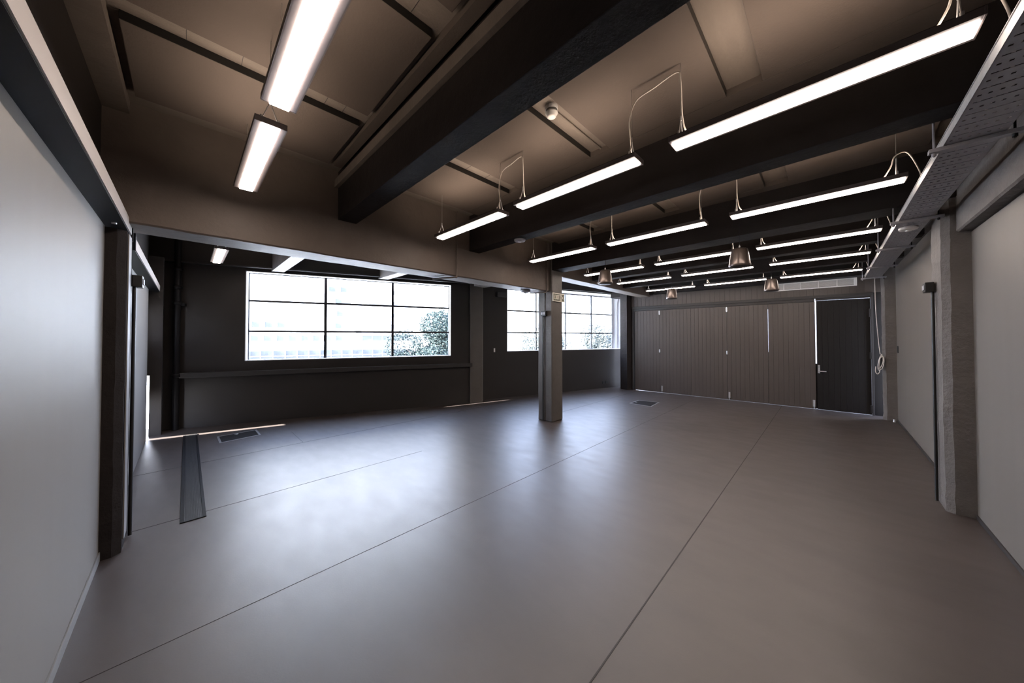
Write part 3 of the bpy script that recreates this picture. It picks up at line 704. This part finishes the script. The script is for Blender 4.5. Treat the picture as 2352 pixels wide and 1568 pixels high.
obj('running_figure', b, M['exitg'], t)
b = MB(); ax_ = X0 + .275; az = Z0 + .078
b.add([(ax_, yf - .003, az), (ax_ + .030, yf - .003, az + .034), (ax_ + .030, yf - .003, az - .034), (ax_, yf - .001, az), (ax_ + .030, yf - .001, az + .034), (ax_ + .030, yf - .001, az - .034)], [(0, 2, 1), (3, 4, 5), (0, 1, 4, 3), (1, 2, 5, 4), (2, 0, 3, 5)])
obj('arrow', b, M['exitw'], t)

# ------------------------------------------------------------------ conduits on the window beam
b = MB(); b.tube(bez([(2.53, 3.536, ZC), (2.53, 3.536, 2.9), (2.53, 3.536, 2.36), (2.50, 3.545, 2.305), (2.42, 3.70, 2.30), (2.36, 3.86, 2.305)]), .010, 8)
tag(obj('conduit', b, M['wbeam']), 'thin conduit down the middle of the deep window beam and under it', 'conduit')
b = MB(); b.tube(bez([(4.46, 3.536, ZC), (4.46, 3.536, 2.7), (4.46, 3.536, 2.36), (4.44, 3.56, 2.30), (4.40, 3.74, 2.30), (4.36, 3.86, 2.305)]), .010, 8)
tag(obj('conduit', b, M['wbeam']), 'thin conduit down the deep beam right beside the free-standing column', 'conduit')

# ------------------------------------------------------------------ coiled lead by the door
t = thing('hanging_lead', 'pale coiled cable hanging from the tray beside the black door', 'cable', (9.05, -.63, 1.0))
b = MB(); b.tube(bez([(8.62, -.60, TZ + .01), (8.78, -.60, TZ + .0), (8.88, -.606, 2.45), (8.89, -.612, 2.0), (8.90, -.635, 1.5), (8.90, -.655, 1.20)], 8), .0055, 7); obj('lead', b, M['cable'], t)
b = MB(); pts = []
for k in range(64):
    a_ = k / 64 * 2 * PI * 3; pts.append((8.895 + .012 * math.sin(a_ * .35), -.665 + .026 * math.sin(a_) + .010 * math.sin(a_ * .5) - .016 * math.cos(a_), 1.04 + (.150 - .018 * (a_ / 6.28)) * math.cos(a_)))
pts = [(8.90, -.655, 1.20)] + pts
b.tube(pts, .0060, 7); b.tube(bez([(8.895, -.655, .93), (8.885, -.64, .86), (8.88, -.615, .835), (8.885, -.595, .88), (8.89, -.60, .97)], 8), .0060, 7); obj('coil', b, M['cable'], t)
b = MB(); b.box(8.895, 8.93, -.685, -.655, .93, 1.14, bv=.006); obj('hook', b, M['plask'], t)

# ------------------------------------------------------------------ outdoors
g = MB(); g.box(-40, 60, 8.6, 80, -4.1, -4.0); gr = struct('ground', g, M['ground'])
# terrace behind the door wall and beside the light gap
g = MB(); g.box(9.42, 10.6, -2, 4.4, -.10, -.004); struct('terrace_floor', g, M['terrace'])
g = MB(); g.box(10.6, 10.8, -3, 4.4, -.1, 3.2); struct('gap_backdrop_wall', g, M['terrace'])  # unseen backdrop added so the door gaps look dimmer than open sky
g = MB(); g.box(-3.2, -.62, 5.8, 8.2, -.10, -.004); struct('yard_floor', g, M['terrace'])
# white office building across the street, parallel to the window wall
FB = frame((5.0, 52.0), 20.5)
t = thing('office_building', 'pale office block with long window bands seen across the street', 'building', FB @ Vector((0, 0, -4)))
b = MB(); b.box(-40, 24, 0, 14, -4, 34, FB); obj('facade', b, M['bwhite'], t)
bands = [(1.05, 1.8, -10, 11.4, 'bglass'), (1.05, 1.8, 13.4, 20, 'bglass'), (2.8, 3.5, -10, 4.8, 'bglass'), (-1.6, -.2, -10, 20, 'bglass2')]
for z0, sb in ((2.76, 10.0), (4.45, 10.2), (6.15, 10.0), (7.8, 9.2)): bands.append((z0, z0 + .7, sb, 12.0, 'bglass'))
for z0 in (2.76, 4.45, 6.15, 7.8, 9.5): bands.append((z0, z0 + .6, 14.2, 20, 'bglass3'))
for z0, z1, s0, s1, gm in bands:
    b = MB(); b.box(s0, s1, -.05, .02, z0, z1, FB)
    wb = obj('window_band', b, M[gm], t)
    b = MB(); n = max(1, int((s1 - s0) / 1.3))
    for k in range(n + 1): b.box(s0 + (s1 - s0) * k / n - .025, s0 + (s1 - s0) * k / n + .025, -.12, -.04, z0, z1, FB)
    if gm == 'bglass2': b.box(s0, s1, -.12, -.04, (z0 + z1) / 2 - .04, (z0 + z1) / 2 + .04, FB)
    obj('band_mullion', b, M['bwhite'], wb)
b = MB(); b.box(12.6, 13.3, -.5, .0, 1.9, 9, FB); obj('stair_fin', b, M['bglass3'], t)
# trees
def tree(label, c, h, blobs, m, seed, nleaf, ls):
    rnd = random.Random(seed)
    t = thing('street_tree', label, 'tree', (c[0], c[1], -4), 'trees outside the windows')
    b = MB(); b.tube([(c[0], c[1], -4), (c[0] + .1, c[1], -2), (c[0], c[1] + .1, h * .6)], [.3, .22, .1], 10)
    for bl in blobs: b.tube([(c[0], c[1], -1.2), (c[0] + bl[0] * .5, c[1] + bl[1] * .5, (bl[2] - 1) / 2), (c[0] + bl[0], c[1] + bl[1], bl[2])], [.12, .07, .02], 6)
    obj('trunk', b, M['bark'], t)
    b = MB()
    tot = sum(q[3] ** 2 for q in blobs)
    for bl in blobs:
        for k in range(int(nleaf * bl[3] ** 2 / tot)):
            d = Vector((rnd.gauss(0, 1), rnd.gauss(0, 1), rnd.gauss(0, 1))).normalized()
            r_ = bl[3] * (rnd.uniform(.72, 1.0) + .12 * noise.noise(d * 4 + Vector((seed, bl[0], 0))))
            p = Vector((c[0] + bl[0], c[1] + bl[1], bl[2])) + Vector((d.x * r_, d.y * r_, d.z * r_ * .85))
            u_ = Vector((rnd.gauss(0, 1), rnd.gauss(0, 1), rnd.gauss(0, .6))).normalized(); v_ = u_.orthogonal().normalized(); v_ = (v_ + u_.cross(v_) * rnd.uniform(-1, 1)).normalized()
            s_ = ls * rnd.uniform(.6, 1.3)
            b.add([p - u_ * s_, p + v_ * s_ * .5, p + u_ * s_, p - v_ * s_ * .5], [(0, 1, 2, 3)])
    obj('crown', b, m, t)
def bl(rnd, n, R_, zc, r0, r1, fl_=.8):
    out = []
    for k in range(n):
        d = Vector((rnd.gauss(0, 1), rnd.gauss(0, 1), rnd.gauss(0, 1))).normalized() * R_ * rnd.uniform(.3, 1)
        out.append((d.x, d.y, zc + d.z * fl_, rnd.uniform(r0, r1)))
    return out
rn = random.Random(3)
tree('large round dark-leaved tree filling the right corner of the wide window', (10.6, 16.4), 2.2, bl(rn, 34, 2.7, .9, .7, 1.1, .9), M['leaf'], 1, 52000, .062)
tree('pale leafy tree seen in the left pane of the far window', (17.0, 20.5), 1.0, bl(rn, 18, 2.4, -.4, .7, 1.1, .55), M['leaf2'], 2, 20000, .075)
tree('pale leafy tree seen behind the exit column in the far window', (23.5, 19.0), 2.5, bl(rn, 22, 2.6, .4, .7, 1.2, .8), M['leaf2'], 5, 22000, .08)
tree('pale leafy tree in the last panes of the far window by the corner', (32.5, 18.4), 2.5, bl(rn, 20, 2.2, .8, .7, 1.2, .8), M['leaf2'], 9, 20000, .10)

# ------------------------------------------------------------------ world, sun
w = bpy.data.worlds.new('World'); S.world = w; w.use_nodes = True
bg = w.node_tree.nodes['Background']
N = w.node_tree.nodes; L = w.node_tree.links
tc = N.new('ShaderNodeTexCoord'); sx = N.new('ShaderNodeSeparateXYZ'); L.new(tc.outputs['Generated'], sx.inputs[0])
mr = N.new('ShaderNodeMapRange'); mr.inputs[1].default_value = -.1; mr.inputs[2].default_value = .6; L.new(sx.outputs['Z'], mr.inputs[0])
cr = N.new('ShaderNodeValToRGB'); cr.color_ramp.elements[0].color = (.81, .87, 1.0, 1); cr.color_ramp.elements[1].color = (.54, .66, 1.0, 1)
L.new(mr.outputs[0], cr.inputs[0]); L.new(cr.outputs[0], bg.inputs[0]); bg.inputs[1].default_value = 18.5
for F, s0, s1, z0, z1 in ((F1, -4.087, -.405, 1.088, 2.682), (F2, .66, 4.56, 1.15, 2.80)):
    pl = bpy.data.lights.new('window_portal', 'AREA'); pl.shape = 'RECTANGLE'; pl.size = s1 - s0; pl.size_y = z1 - z0; pl.cycles.is_portal = True
    po = bpy.data.objects.new('window_portal', pl); COL.objects.link(po)
    c_ = F @ Vector(((s0 + s1) / 2, .24, (z0 + z1) / 2)); n_ = F.to_3x3() @ Vector((0, -1, 0))
    po.location = c_; po.rotation_euler = n_.to_track_quat('-Z', 'Z').to_euler()
sd = bpy.data.lights.new('sun', 'SUN'); sd.energy = 170; sd.angle = math.radians(.5); sd.color = (1, .97, .93)
so = bpy.data.objects.new('sun', sd); COL.objects.link(so)
so.rotation_euler = Vector((1, -.27, -.33)).to_track_quat('-Z', 'Y').to_euler()

# ------------------------------------------------------------------ camera
cam = bpy.data.cameras.new('camera'); co = bpy.data.objects.new('camera', cam); COL.objects.link(co); S.camera = co
a = math.radians(44.645); p = math.radians(.92)
co.location = (0, 0, 1.5)
co.rotation_euler = Vector((math.cos(a) * math.cos(p), math.sin(a) * math.cos(p), math.sin(p))).to_track_quat('-Z', 'Y').to_euler()
cam.sensor_width = 36; cam.lens = 738 / 2352 * 36; cam.shift_y = -21 / 2352; cam.clip_start = .02; cam.clip_end = 300

for o in bpy.data.objects:
    if '_o' in o: del o['_o']
vs = S.view_settings
vs.view_transform = 'Standard'; vs.look = 'None'; vs.gamma = 1; vs.use_curve_mapping = False; vs.exposure = 0.0
S.cycles.max_bounces = 8; S.cycles.diffuse_bounces = 5; S.cycles.glossy_bounces = 4; S.cycles.transparent_max_bounces = 12
S.cycles.use_denoising = True; S.cycles.sample_clamp_indirect = 25
S.cycles.caustics_reflective = False; S.cycles.caustics_refractive = False
